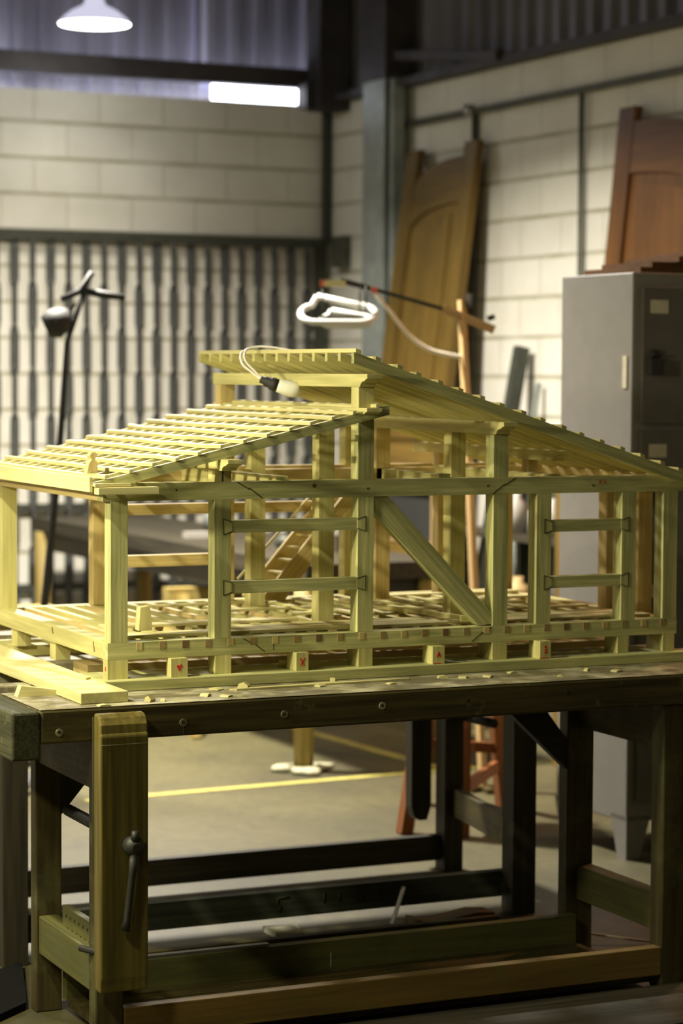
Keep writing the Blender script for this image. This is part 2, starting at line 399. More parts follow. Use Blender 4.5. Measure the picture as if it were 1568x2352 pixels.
# ------------------------------------------------------------------ dark steel gate panel against the back wall
t = thing('steel_gate', (3.0, 6.99, 0), 'dark steel gate of twisted vertical bars standing against the back wall', 'gate', room=True)
GY = 7.045
b = MB(True); b.box(.2, 4.02, GY-.02, GY+.02, 2.395, 2.45); b.build('top_rail', 'steel_dark', t)
b = MB(True); b.box(3.955, 4.02, GY-.02, GY+.02, .02, 2.40); b.build('stile', 'steel_dark', t)
b = MB(True); b.box(.2, 3.96, GY-.015, GY+.015, .885, .925); b.build('middle_rail', 'steel_dark', t)
b = MB(True); b.box(.2, 3.96, GY-.015, GY+.015, .435, .475); b.build('lower_rail', 'steel_dark', t)
b = MB(True); b.box(.2, 3.96, GY-.015, GY+.015, .02, .07); b.build('bottom_rail', 'steel_dark', t)
def twisted(x, ph):
    b = MB(True); vs = []; gs = []
    W2, T2 = .0240, .0090; zs = []; z = .05
    rows = []
    while z < 2.41: rows.append(z); z += .03
    rows.append(2.41)
    for z in rows:
        u = ((2.40-z)/.49+ph) % 1.0            # 0..0.5 broad face, 0.5..1 edge on
        if z > 2.40-.29 and ph < .2: a = 0 if z > 2.16 else None
        else: a = None
        s_ = lambda e0, e1, x_: max(0, min(1, (x_-e0)/(e1-e0)))
        a = math.pi/2*(s_(.44, .56, u)-s_(.94, 1.06, u)+(1-s_(-.06, .06, u)))
        ca, sa = math.cos(a), math.sin(a)
        for px_, py_ in ((-W2, -T2), (W2, -T2), (W2, T2), (-W2, T2)):
            vs.append((x+px_*ca-py_*sa, GY+px_*sa+py_*ca, z)); gs.append((x, z, 0))
    k = len(rows)
    fs = [(i*4+j, i*4+(j+1) % 4, i*4+4+(j+1) % 4, i*4+4+j) for i in range(k-1) for j in range(4)]+[(0, 3, 2, 1), (k*4-4, k*4-3, k*4-2, k*4-1)]
    b.add(vs, fs, gs, 0); b.build('twisted_bar', 'steel_gate', t)
for k in range(28):
    x = 3.90-k*.1055
    twisted(x, .0 if k % 2 else .5)

# ------------------------------------------------------------------ doors leaning on the right wall
def door(name, base, y0, y1, lean, ztop, mat, label, mirror=False):
    """panel door standing in the plane x=const, tilted; y0 near end, y1 far end, with quarter arch top rail"""
    t = thing(name, (base, (y0+y1)/2, 0), label, 'door', 'arched wooden door leaves', True)
    th = .045; W = y1-y0
    def X(z): return base+lean*(z/ztop)
    def slab(nm, poly, d0, d1, mt=mat, lab=None):   # poly in (y,z)
        b = MB(True); n = len(poly)
        vs = [(X(z)+d0, y, z) for y, z in poly]+[(X(z)+d1, y, z) for y, z in poly]
        r = random.uniform(0, 9)
        vert = (max(p[1] for p in poly)-min(p[1] for p in poly)) > (max(p[0] for p in poly)-min(p[0] for p in poly))
        gs = [((v[2], v[1]+r, v[0]) if vert else (v[1]+r, v[2], v[0])) for v in vs]
        b.add(vs, [tuple(range(n))[::-1], tuple(range(n, 2*n))]+[(i, (i+1) % n, n+(i+1) % n, n+i) for i in range(n)], gs)
        return b.build(nm, mt, t, label=lab)
    sw = .13
    slab('stile', [(y0, 0), (y0+sw, 0), (y0+sw, ztop), (y0, ztop)], 0, th)
    slab('stile', [(y1-sw, 0), (y1, 0), (y1, ztop), (y1-sw, ztop)], 0, th)
    # arched top rail: high near the hinge side, low at the other
    hi, lo = ztop-.07, ztop-.21
    ys = [y0+sw+(W-2*sw)*i/14 for i in range(15)]
    def arch(y, off=0):
        u = (y-(y0+sw))/(W-2*sw); u = u if not mirror else 1-u
        return lo+(hi-lo)*math.sqrt(max(0, 1-u*u*.98))-off
    slab('top_rail', [(y, arch(y)) for y in ys]+[(y, arch(y, .24)) for y in ys[::-1]], .003, th-.003)
    mid = ztop*.46
    slab('middle_rail', [(y0+sw, mid), (y1-sw, mid), (y1-sw, mid+.16), (y0+sw, mid+.16)], .003, th-.003)
    slab('middle_rail', [(y0+sw, mid-.42), (y1-sw, mid-.42), (y1-sw, mid-.29), (y0+sw, mid-.29)], .003, th-.003)
    slab('bottom_rail', [(y0+sw, 0), (y1-sw, 0), (y1-sw, .24), (y0+sw, .24)], .003, th-.003)
    # fielded panels
    def panel(ya, yb, za, zb, arched=False):
        slab('panel', [(ya, za), (yb, za)]+([(y, arch(y, .24)) for y in ys[::-1]] if arched else [(yb, zb), (ya, zb)]), .018, th-.018)
        i = .055
        if arched:
            yy = [y for y in ys if ya+i <= y <= yb-i]
            slab('raised_field', [(ya+i, za+i), (yb-i, za+i)]+[(y, arch(y, .24+i)) for y in yy[::-1]], .006, th-.02)
        else: slab('raised_field', [(ya+i, za+i), (yb-i, za+i), (yb-i, zb-i), (ya+i, zb-i)], .006, th-.02)
    panel(y0+sw, y1-sw, mid+.16, 0, True)
    panel(y0+sw, y1-sw, mid-.29, mid)
    panel(y0+sw, y1-sw, .24, mid-.42)
    return t
door('arched_door', 3.58, 5.14, 5.91, .38, 2.87, 'door', 'tall golden brown arched door leaf leaning by the grey steel column')
door('arched_door', 3.66, 2.90, 3.80, .30, 2.90, 'door_red', 'reddish arched door leaf leaning behind the grey metal cabinet', True)

# ------------------------------------------------------------------ metal cabinet
t = thing('metal_cabinet', (2.6, 1.45, 0), 'tall grey metal locker cabinet standing at the right edge', 'cabinet', room=True)
x0, x1, y0, y1 = 2.345, 3.25, 1.20, 1.66
b = MB(True); b.box(x0, x1, y0, y1, .13, 2.013, rawg=True); b.build('body', 'cab', t, bevel=.004)
for (fx, fy) in ((x0, y0), (x1-.09, y0), (x0, y1-.09), (x1-.09, y1-.09)):
    b = MB(True)
    vs = [(fx, fy, .0), (fx+.055, fy, 0), (fx+.055, fy+.055, 0), (fx, fy+.055, 0), (fx, fy, .15), (fx+.10, fy, .15), (fx+.10, fy+.10, .15), (fx, fy+.10, .15)]
    b.add(vs, [(3, 2, 1, 0), (4, 5, 6, 7), (0, 1, 5, 4), (1, 2, 6, 5), (2, 3, 7, 6), (3, 0, 4, 7)]); b.build('foot', 'cab', t)
for k, (za, zb) in enumerate(((1.50, 1.965), (1.02, 1.475), (.20, .995))):
    for q in range(2):
        xa = x0+.03+q*.425
        b = MB(True); b.box(xa, xa+.41, y0-.018, y0-.001, za, zb, rawg=True); d = b.build('door', 'cab_dark', t, bevel=.003)
        b = MB(True); b.box(xa+.03, xa+.10, y0-.021, y0-.0185, zb-.09, zb-.045); b.build('door_label', 'label', d, label='small cream door label')
        b = MB(True); b.box(xa+.03, xa+.05, y0-.034, y0-.019, (za+zb)/2-.03, (za+zb)/2+.02); b.build('latch', 'iron', d)
b = MB(True); b.box(x0-.004, x0-.0005, y0+.03, y0+.055, 1.62, 1.73); b.build('side_plate', 'label', t, label='small pale plate on cabinet side')
b = MB(True)
b.tube([(x0+.055, y0-.03, 1.72), (x0+.055, y0-.045, 1.735), (x0+.085, y0-.045, 1.735), (x0+.085, y0-.03, 1.72)], .004, 6)
b.box(x0+.045, x0+.095, y0-.05, y0-.028, 1.665, 1.72); o = b.build('padlock', 'black', t)
# stack of thin sawn boards on top of the cabinet
tops = [(2.40, 3.25, 1.24, 1.60, 2.014, 2.034), (2.46, 3.22, 1.26, 1.58, 2.0345, 2.054), (2.55, 3.25, 1.23, 1.56, 2.0545, 2.074), (2.66, 3.2, 1.27, 1.57, 2.0745, 2.094)]
lb = ['bottom board of the reddish stack on the metal cabinet', 'second board from bottom of the stack on the metal cabinet', 'third board from bottom of the stack on the metal cabinet', 'topmost board of the reddish stack on the metal cabinet']
for (a, l) in zip(tops, lb):
    b = MB(True); b.box(*a); o = b.build('sawn_board', 'door_red', at=rw((a[0], a[2], a[4]))); tag(o, l, 'board', 'sawn boards stacked on the cabinet')

# ------------------------------------------------------------------ dark long table behind, with ochre leg
t = thing('long_table', (2.3, 5, 0), 'dark long work table running away towards the back wall', 'table', room=True)
b = MB(True); b.box(2.10, 2.78, 3.25, 6.75, .80, .87); b.build('tabletop', 'darkwood', t)
for k, (lx, ly) in enumerate(((2.115, 3.30), (2.70, 3.30), (2.115, 6.6), (2.70, 6.6))):
    b = MB(True); b.tube([(lx, ly, 0), (lx, ly, .80)], .043, 14); b.build('leg', 'postwood', t)
b = MB(True); b.box(2.13, 2.75, 3.32, 6.6, .70, .799); b.build('apron', 'darkwood', t)
# cream rag round the leg foot
b = MB(True); vs = []; n = 24
for rr, zz in ((.055, .003), (.10, .003), (.095, .018), (.06, .026)):
    for j in range(n):
        a = 2*math.pi*j/n; r2 = rr*(1+.35*math.sin(3*a+.5)+.12*math.sin(7*a)) if rr > .06 else rr
        vs.append((2.115+r2*math.cos(a)*1.15, 3.30+r2*math.sin(a), zz+.006*math.sin(5*a)*(rr > .1)+.003))
b.add(vs, [(k*n+j, k*n+(j+1) % n, ((k+1) % 4)*n+(j+1) % n, ((k+1) % 4)*n+j) for k in range(4) for j in range(n)], None, 0, True)
o = b.build('rag', 'rag', at=rw((2.115, 3.30, 0))); tag(o, 'crumpled cream rag on the floor around the round table leg', 'rag')
# clutter on the table
for (x, y, sx, sy, h, mk, nm, l) in (
    (2.45, 4.2, .10, .14, .05, 'steel_dark', 'metal_tin', 'flat dark metal tin on the dark long table'),
    (2.30, 4.9, .12, .06, .03, 'offwhite', 'paper_pad', 'pale paper pad on the dark long table'),
    (2.62, 3.9, .16, .10, .07, 'darkwood', 'wooden_block', 'dark wooden block on the dark long table'),
    (2.60, 5.4, .10, .10, .12, 'steel_col', 'glass_jar', 'greyish jar near the far end of the long table')):
    b = MB(True)
    if 'jar' in nm or 'tin' in nm: b.tube([(x, y, .871), (x, y, .871+h*.85), (x, y, .871+h)], [sx/2, sx/2, sx/2.6], 18)
    else: b.box(x-sx/2, x+sx/2, y-sy/2, y+sy/2, .871, .871+h)
    o = b.build(nm, mk, at=rw((x, y, .87)), bevel=0); tag(o, l, nm.split('_')[-1])

# sawhorse behind the model
def trestle(x, y, label):
    t = thing('sawhorse', (x, y, 0), label, 'sawhorse', 'wooden sawhorses near the gate', True)
    b = MB(True); b.box(x-.30, x+.30, y-.04, y+.04, .60, .67); b.build('beam', 'postwood', t)
    for sx in (-.24, .24):
        for sy in (-1, 1):
            b = MB(True); b.bar((x+sx, y+sy*.05, .64), (x+sx*1.05, y+sy*.24, .0), .06, .04, (1, 0, 0)); b.build('leg', 'postwood', t)
        b = MB(True); b.bar((x+sx*.9, y, .30), (x+sx*.3, y, .62), .03, .045, (0, 0, 1)); b.build('brace', 'postwood', t)
trestle(2.32-.5+.48, 4.55, 'wooden sawhorse under the dark long table')
trestle(.95, 4.0, 'wooden sawhorse at the left in front of the dark gate')

# half glazed frame and boards by the doors
t = thing('window_sash', (3.5, 4.95, 0), 'brown wooden sash with a dark opening leaning before the golden door', 'window frame', room=True)
ya, yb = 4.56, 5.36
for nm, bx in (('stile', (3.47, 3.51, ya, ya+.13, 0, 1.30)), ('stile', (3.47, 3.51, yb-.10, yb, 0, 1.30)), ('top_rail', (3.47, 3.51, ya+.13, yb-.10, 1.08, 1.30)),
               ('middle_rail', (3.47, 3.51, ya+.13, yb-.10, .72, .82)), ('bottom_rail', (3.47, 3.51, ya+.13, yb-.10, 0, .20)), ('panel', (3.485, 3.50, ya+.13, yb-.10, .20, .72))):
    b = MB(True); b.box(*bx); b.build(nm, 'door', t)
b = MB(True); b.box(3.488, 3.492, ya+.13, yb-.10, .82, 1.08, rawg=True); b.build('glass_pane', 'black', t, label='dark pane')
b = MB(True); b.box(3.462, 3.470, ya+.115, yb-.09, 1.072, 1.086); b.box(3.462, 3.470, ya+.115, yb-.09, .816, .828); b.box(3.462, 3.47, ya+.115, ya+.128, .82, 1.08)
b.build('bead', 'rawwood', t, label='pale edge bead')
b = MB(True); b.box(3.14, 3.30, 2.95, 2.99, 0, 1.28); o = b.build('wood_board', 'door', at=rw((3.2, 2.97, 0))); tag(o, 'brown upright board beside the left side of the metal cabinet', 'board')
b = MB(True); b.box(3.302, 3.37, 2.94, 2.985, 0, 1.27); o = b.build('wood_post', 'door_red', at=rw((3.33, 2.96, 0))); tag(o, 'reddish upright post touching the brown board by the cabinet', 'post')
b = MB(True); b.bar((3.60, 4.62, 0.02), (3.99, 4.72, 1.80), .07, .05, (0, 1, 0)); o = b.build('black_plank', 'steel_dark', at=rw((3.6, 4.62, 0))); tag(o, 'narrow black bar leaning against the white block wall', 'bar')
b = MB(True); b.bar((3.74, 4.56, 0.01), (4.02, 4.60, 1.62), .02, .02, (0, 1, 0)); o = b.build('thin_rod', 'steel_col', at=rw((3.7, 4.56, 0))); tag(o, 'thin grey rod leaning beside the black bar', 'rod')
# storage shelf with clutter
t = thing('storage_shelf', (3.45, 3.55, 0), 'dark storage shelf between the golden door and the cabinet', 'shelf', room=True)
for z in (.25, .60, .92):
    b = MB(True); b.box(3.25, 3.64, 3.0, 4.1, z, z+.03); b.build('shelf_board', 'darkwood', t)
for (x, y) in ((3.255, 3.01), (3.255, 4.06), (3.60, 3.01), (3.60, 4.06)):
    b = MB(True); b.box(x, x+.035, y, y+.035, 0, 1.12); b.build('upright', 'steel_dark', t)
b = MB(True); b.box(3.636, 3.646, 3.0, 4.1, .25, 1.12); b.build('back_panel', 'steel_dark', t)
cl = [(3.62, 4.03, .951, .045, .20, 'offwhite', 'white bottle on the top shelf, nearest the golden door'), (3.64, 3.90, .951, .035, .16, 'steel_col', 'grey bottle beside the white bottle on the top shelf'),
      (3.62, 3.72, .951, .045, .17, 'offwhite', 'white bottle on the top shelf, nearest the metal cabinet'), (3.64, 4.05, .631, .06, .12, 'rawwood', 'tan jar on the middle shelf, nearest the golden door'),
      (3.64, 3.70, .631, .05, .14, 'black', 'black jar on the middle shelf, nearest the metal cabinet'), (3.62, 4.0, .281, .06, .22, 'offwhite', 'white canister on the lowest shelf, nearest the golden door'),
      (3.64, 3.72, .281, .055, .20, 'offwhite', 'cream canister on the lowest shelf, nearest the metal cabinet')]
for (x, y, z, r_, h, mk, l) in cl:
    x -= .30; y -= .42
    b = MB(True); b.tube([(x, y, z), (x, y, z+h*.65), (x, y, z+h*.8), (x, y, z+h)], [r_, r_, r_*.4, r_*.4], 14)
    o = b.build('bottle' if 'bottle' in l else ('jar' if 'jar' in l else 'canister'), mk, at=rw((x, y, z))); tag(o, l, o.name.split('.')[0], 'containers on the storage shelf')

# stool
t = thing('stool', (2.18, 2.10, 0), 'orange red wooden stool behind the far workbench', 'stool')
lg = [((1.95, 2.02, .62), (1.827, 1.977, 0)), ((2.30, 2.20, .62), (2.42, 2.31, 0)), ((2.12, 2.36, .62), (2.16, 2.50, 0)), ((2.04, 1.93, .62), (1.985, 1.84, 0))]
for p0, p1 in lg:
    b = MB(); b.bar(p0, p1, .048, .048, (1, 0, 0)); b.build('leg', 'stool', t)
b = MB(); b.bar((2.37, 2.27, .17), (2.02, 1.88, .17), .02, .045); b.bar((2.35, 2.26, .24), (2.15, 2.45, .24), .02, .04); b.bar((1.88, 2.0, .30), (2.14, 2.44, .30), .02, .04)
b.build('stretcher', 'stool', t)
b = MB(); n = 28; b.tube([(2.11, 2.13, .62), (2.11, 2.13, .655)], .18, n); b.build('seat', 'stool', t)

# ------------------------------------------------------------------ black work light on its stand
t = thing('work_light', (1.05, 3.42, 0), 'black work light on a thin stand in front of the gate', 'lamp')
b = MB(); b.tube([(1.11, 3.43, 2.0), (1.04, 3.455, 1.78), (1.0, 3.44, 1.3), (.93, 3.42, .70), (.90, 3.42, .03)], [.010, .010, .014, .016, .016]); b.build('pole', 'black', t)
b = MB(); b.tube([(1.02, 3.47, 1.955), (1.09, 3.44, 1.985), (1.134, 3.416, 2.063)], .013); b.tube([(1.09, 3.44, 1.99), (1.17, 3.40, 1.975), (1.25, 3.356, 1.962)], [.012, .018, .014])
b.build('bracket', 'black', t)
b = MB(); b.tube([(1.07, 3.44, 1.935), (1.045, 3.45, 1.90)], .006); b.tube([(1.045, 3.45, 1.91), (1.02, 3.455, 1.88), (.985, 3.46, 1.855), (.955, 3.47, 1.84)], [.02, .052, .062, .045], 16)
b.build('lamp_head', 'black', t)
b = MB()
for a in (0, 2.1, 4.2): b.bar((.90, 3.42, .10), (.90+.28*math.cos(a), 3.42+.28*math.sin(a), .01), .02, .02)
b.build('tripod_foot', 'black', t)

# ------------------------------------------------------------------ wooden stand with hanging fluorescent
t = thing('light_stand', (2.51, 2.65, 0), 'homemade wooden light stand with a slanted boom before the golden door', 'light stand')
b = MB(); b.bar((2.511, 2.645, 0.0), (2.470, 2.787, 1.96), .034, .024, (1, 0, 0)); b.build('post', 'rawwood', t)
b = MB(); b.bar((2.44, 2.63, .012), (2.58, 2.66, .012), .03, .02); b.bar((2.50, 2.56, .012), (2.52, 2.73, .012), .03, .02); b.build('base', 'leg', t)
b = MB(); b.bar((2.12, 2.95, 2.01), (2.46, 2.78, 1.905), .012, .016); b.bar((2.03, 2.99, 2.035), (2.13, 2.945, 2.006), .022, .022); b.build('boom', 'iron', t)
b = MB(); b.bar((2.40, 2.815, 1.925), (2.586, 2.725, 1.841), .030, .034); b.build('clamp_block', 'rawwood', t)
b = MB(); b.bar((1.974, 3.022, 2.024), (2.05, 2.98, 2.024), .026, .024); b.build('boom_handle', 'pine_pale', t, label='pale boom handle with red tip')
b = MB(); b.bar((1.958, 3.030, 2.024), (1.9735, 3.022, 2.024), .028, .026); b.bar((2.142, 2.937, 2.0), (2.165, 2.928, 1.995), .022, .022); b.build('red_tip', 'tip', t, label='red tips')
b = MB(); b.bar((2.492, 2.77, 1.93), (2.495, 2.765, 1.985), .02, .02); b.bar((2.56, 2.735, 1.885), (2.585, 2.72, 1.895), .03, .02); b.build('wing_nut', 'iron', t)
def arcpts(cx, hw, hh, dep, n=10):
    """flat stadium in world X/Y plane projected along the stand, hw half length"""
    d = Vector((2.145-1.901, 2.932-3.049, 0)).normalized(); s_ = Vector((-d.y, d.x, 0)); pts = []
    for i in range(n+1):
        a = math.pi/2+math.pi*i/n; pts.append(cx+d*(-hw)+d*dep*math.cos(a)+s_*dep*math.sin(a)*1.0)
    for i in range(n+1):
        a = -math.pi/2+math.pi*i/n; pts.append(cx+d*(hw)+d*dep*math.cos(a)+s_*dep*math.sin(a)*1.0)
    pts.append(pts[0])
    for p in pts: p.z += .55*(p-cx).dot(s_)
    return pts
f = thing('fluorescent_fixture', (2.03, 2.99, 1.88), 'white looped fluorescent fixture hanging from the slanted boom', 'light fixture')
cc = Vector((2.02, 2.99, 1.902))
b = MB(); b.tube(arcpts(cc, .085, 0, .065), .013, 10); b.build('outer_tube', 'white', f)
b = MB(); b.tube(arcpts(cc+Vector((.03, -.015, -.028)), .06, 0, .038), .012, 10); b.build('inner_tube', 'white', f)
b = MB(); d = Vector((.9, -.43, 0))
b.bar(cc-d*.07+Vector((0, 0, -.014)), cc+d*.12+Vector((0, 0, -.022)), .05, .014); b.build('ballast', 'black', f)
b = MB()
for q in ((1.965, 3.02), (2.095, 2.95), (2.118, 2.94)): b.tube([(q[0], q[1], 2.015), (q[0], q[1]-.005, 1.91)], .0035, 6)
b.build('hanger', 'iron', f)
def smooth(pts, k=6):
    pts = [Vector(p) for p in pts]; out = []
    for i in range(len(pts)-1):
        p0 = pts[max(i-1, 0)]; p1 = pts[i]; p2 = pts[i+1]; p3 = pts[min(i+2, len(pts)-1)]
        for j in range(k):
            u = j/k; out.append(.5*((2*p1)+(-p0+p2)*u+(2*p0-5*p1+4*p2-p3)*u*u+(-p0+3*p1-3*p2+p3)*u**3))
    out.append(pts[-1]); return out
b = MB(); b.tube(smooth([(2.155, 2.932, 1.985), (2.20, 2.90, 1.92), (2.27, 2.86, 1.82), (2.34, 2.83, 1.765), (2.40, 2.80, 1.745), (2.466, 2.774, 1.732)]), .0085, 8)
o = b.build('power_cable', 'cable', at=(2.3, 2.85, 1.8)); tag(o, 'off white cable sagging from the boom to the wooden stand post', 'cable')

# ================================================================== FAR WORKBENCH
t = thing('workbench', (.8, 1.0, 0), 'far dark workbench standing directly behind the near one', 'workbench', 'workbenches')
b = MB(); b.box(-.20, 1.86, .62, 1.02, .78, .859); b.box(-.20, 1.86, 1.36, 1.46, .76, .859); b.build('worktop', 'bench_top', t, bevel=.004)
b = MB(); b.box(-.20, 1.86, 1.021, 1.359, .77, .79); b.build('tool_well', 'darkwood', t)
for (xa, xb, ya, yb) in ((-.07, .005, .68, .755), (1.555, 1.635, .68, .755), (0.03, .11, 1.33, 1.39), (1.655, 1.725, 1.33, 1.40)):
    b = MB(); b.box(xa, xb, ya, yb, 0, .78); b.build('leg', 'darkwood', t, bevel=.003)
b = MB(); b.box(.0055, 1.634, .756, .79, .045, .125)
for q in ([(.835, .107), (.80, .105), (.795, .088), (.81, .08), (.80, .066)], [(.95, .112), (.95, .080)], [(1.0, .105), (1.0, .078)], [(1.065, .112), (1.05, .095), (1.075, .068)], [(1.065, .112), (1.09, .070)], [(1.14, .118), (1.142, .066)]):
    b.tube([(x, .7555, z) for x, z in q], .0028, 6, 1)
b.build('rail', ['darkrail', 'joint'], t, label='dark rail with faint black pencil strokes')
b = MB(); b.box(.11, 1.66, 1.36, 1.395, .035, .12); b.build('rail', 'darkwood', t, bevel=.003)
b = MB(); b.bar((1.60, .74, .235), (1.70, 1.34, .235), .03, .09); b.build('end_rail', 'leg', t)
b = MB(); b.bar((-.03, .74, .235), (.07, 1.33, .235), .03, .09); b.build('end_rail', 'leg', t)
b = MB(); b.bar((1.70, 1.46, .235), (1.705, .98, .235), .022, .055)
for k in range(6):
    for r_ in (0, 1): b.tube([(1.688, 1.12+k*.045+r_*.02, .225+r_*.022), (1.6935, 1.12+k*.045+r_*.02, .225+r_*.022)], .005, 8, 1)
b.build('parallel_guide', ['bench', 'joint'], t, label='guide board with two rows of holes')
ch = [(-.062+.062*math.cos(a), .0+.05*math.sin(a)) for a in ()]
b = MB(); b.prism([(1.60, .20), (1.612, .165), (1.63, .152), (1.66, .152), (1.675, .20), (1.675, .86), (1.60, .86)], 1, 1.47, 1.515); b.build('vise_chop', 'darkwood', t)
b = MB(); b.tube([(1.73, 1.50, .515), (1.735, 1.14, .522)], .016, 12); b.build('vise_handle', 'iron', t)

# ================================================================== NEAR WORKBENCH
t = thing('workbench', (.7, 0, 0), 'near wooden workbench carrying the timber house model', 'workbench', 'workbenches')
NB = t
b = MB(); b.box(-.262, 1.90, -.27, .055, .779, .8605)
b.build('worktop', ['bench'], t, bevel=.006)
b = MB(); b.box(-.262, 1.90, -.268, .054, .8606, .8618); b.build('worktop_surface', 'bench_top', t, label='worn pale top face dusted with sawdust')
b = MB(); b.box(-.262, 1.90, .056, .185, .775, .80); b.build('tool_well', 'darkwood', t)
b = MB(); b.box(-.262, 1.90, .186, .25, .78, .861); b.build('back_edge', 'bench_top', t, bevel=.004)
b = MB(); b.box(-.334, -.2625, -.271, .25, .742, .858)
b.build('end_cap', ['bench_end'], t, bevel=.006, label='thick weathered end cap, greenish end grain')
# plugs and holes along the front edge
def plug(x, z, r_=.0095):
    b = MB(); b.tube([(x, -.2725, z), (x, -.268, z)], r_, 18, 0); b.tube([(x-.001, -.2732, z+.001), (x-.001, -.2727, z+.001)], r_*.42, 12, 1)
    b.build('wooden_plug', ['bench_top', 'joint'], t)
for x, z in ((-.216, .806), (.100, .812), (.369, .817), (.640, .824)): plug(x, z)
for x, z in ((.885, .825), (1.18, .83)):
    b = MB(); b.tube([(x, -.2718, z), (x, -.268, z)], .006, 12); b.build('bolt_hole', 'joint', t)
b = MB(); b.box(.100, .103, -.2712, -.2695, .782, .802); b.build('saw_cut', 'joint', t)
# legs
for (xa, xb, ya, yb) in ((-.123, -.051, -.262, -.212), (-.126, -.055, .20, .245), (1.490, 1.575, -.262, -.200), (1.462, 1.549, .20, .25)):
    b = MB(); b.box(xa, xb, ya, yb, 0, .779 if ya < 0 else .78); b.build('leg', 'leg', t, bevel=.004)
# upper and lower end rails
for xo in (-.118, 1.495):
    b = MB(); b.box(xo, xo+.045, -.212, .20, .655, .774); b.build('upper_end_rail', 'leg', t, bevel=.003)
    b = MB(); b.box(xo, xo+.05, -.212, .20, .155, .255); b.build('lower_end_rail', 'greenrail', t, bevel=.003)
# knee braces on the rear legs
b = MB(); b.prism([(-.055, .517), (.02, .605), (.02, .70), (-.03, .775), (-.055, .775)], 1, .20, .235); b.build('knee_brace', 'darkwood', t)
b = MB(); b.prism([(1.462, .535), (1.462, .62), (1.34, .775), (1.27, .775), (1.20, .775)], 1, .205, .235); b.build('knee_brace', 'darkwood', t)
# long rails and the bottom shelf
b = MB(); b.box(-.0505, 1.49, -.262, -.225, .042, .119); b.build('front_rail', 'ochre', t, bevel=.003, label='ochre front rail')
b = MB(); b.box(-.054, 1.475, .165, .199, .032, .118)
b.box(.70, .702, .1645, .1655, .045, .085, mi=1); b.build('back_rail', ['greenrail', 'paper'], t, bevel=.003, label='greenish back rail')
b = MB(); b.box(-.05, 1.48, -.224, -.10, .016, .038); b.box(-.05, 1.48, -.097, .03, .016, .038); b.box(-.05, 1.48, .033, .164, .016, .037); b.build('bottom_shelf', 'bench', t)
# leg vise
v = subempty('leg_vise', t)
b = MB(); xa, xb = -.136, -.0155; ya, yb = -.34, -.288
prof = [(ya+.006, .18), (yb, .18), (yb, .850), (ya+.030, .850), (ya+.016, .842), (ya+.006, .826), (ya+.004, .806), (ya, .800), (ya, .215), (ya+.004, .20)]
b.prism(prof, 0, xa, xb); b.build('chop', 'chop', v, bevel=.004)
b = MB(); b.box(xa+.002, xb-.002, ya-.0008, ya+.002, .7785, .7805); b.build('scribed_line', 'bench_top', v)
b = MB(); sph = []
b.tube([(-.061, -.425+.0*k, .536) if False else (-.061, -.385+k*.0075, .536) for k in range(7)], [.010, .019, .024, .026, .025, .022, .024], 20); b.build('hub', 'iron', v)
b = MB(); b.tube([(-.061, -.37, .575), (-.061, -.371, .55)], [.008, .012], 12); b.tube([(-.061, -.368, .525), (-.066, -.366, .47), (-.078, -.362, .36), (-.082, -.360, .335)], [.013, .009, .0085, .012], 12); b.build('handle', 'iron', v)
b = MB(); b.tube([(-.061, -.287, .54), (-.061, .13, .54)], .0155, 16); b.build('screw', 'iron', v)
b = MB(); b.bar((-.0855, -.287, .27), (-.0855, .075, .27), .018, .075)
for k in range(8):
    for r_ in (0, 1): b.tube([(-.0955, -.20+k*.033+r_*.015, .255+r_*.03), (-.0943, -.20+k*.033+r_*.015, .255+r_*.03)], .0042, 8, 1)
b.build('parallel_guide', ['greenrail', 'joint'], v, label='green guide board with two rows of holes')
b = MB(); b.tube([(-.14, -.20, .262), (-.11, -.275, .262), (-.10, -.285, .262)], .008, 10); b.build('guide_pin', 'iron', v)
b = MB(); b.box(-.1355, -.1345, -.287, -.275, .46, .84); b.build('backing_strip', 'joint', v)

# ------------------------------------------------------------------ boards under the model
b = MB(); b.box(-.02, 1.72, -.036, .16, .8625, .8895); o = b.build('support_board', 'pine_green', at=(0, 0, .862), bevel=.002); tag(o, 'long greenish board lying under the front feet of the house model', 'board')
b = MB(); b.prism([(-.144, -.215), (-.022, -.215), (-.0215, 1.05), (-.15, 1.05)], 2, .8625, .8895); o = b.build('cross_board', 'pine_pale', at=(-.08, 0, .862), bevel=.002); tag(o, 'bright yellow board jutting out at the left bench corner', 'board')
b = MB(); b.prism([(-.05, .02), (-.035, .03), (-.04, 1.0), (-.13, 1.0), (-.125, .55)], 2, .8897, .8945); o = b.build('wood_wedge', 'pine_pale', at=(-.08, .4, .89)); tag(o, 'thin tapered wood strip lying on the bright yellow board', 'wood strip')
b = MB(); b.box(.05, 1.72, .30, .42, .8605, .8895); o = b.build('support_board', 'pine_warm', at=(.8, .35, .862)); tag(o, 'board bridging the gap between the benches under the model', 'board')
b = MB(); b.box(0, 1.72, .80, .97, .8600, .8895); o = b.build('support_board', 'pine', at=(.8, .9, .862)); tag(o, 'rear board on the far workbench under the model', 'board')
b = MB(); b.prism([(-.245, .862), (-.125, .862), (-.125, .872), (-.235, .889)], 1, -.03, .0); o = b.build('wood_wedge', 'pine_pale', at=(-.2, -.02, .862)); tag(o, 'small pale wedge lying on the bench top left of the yellow board', 'wood wedge')

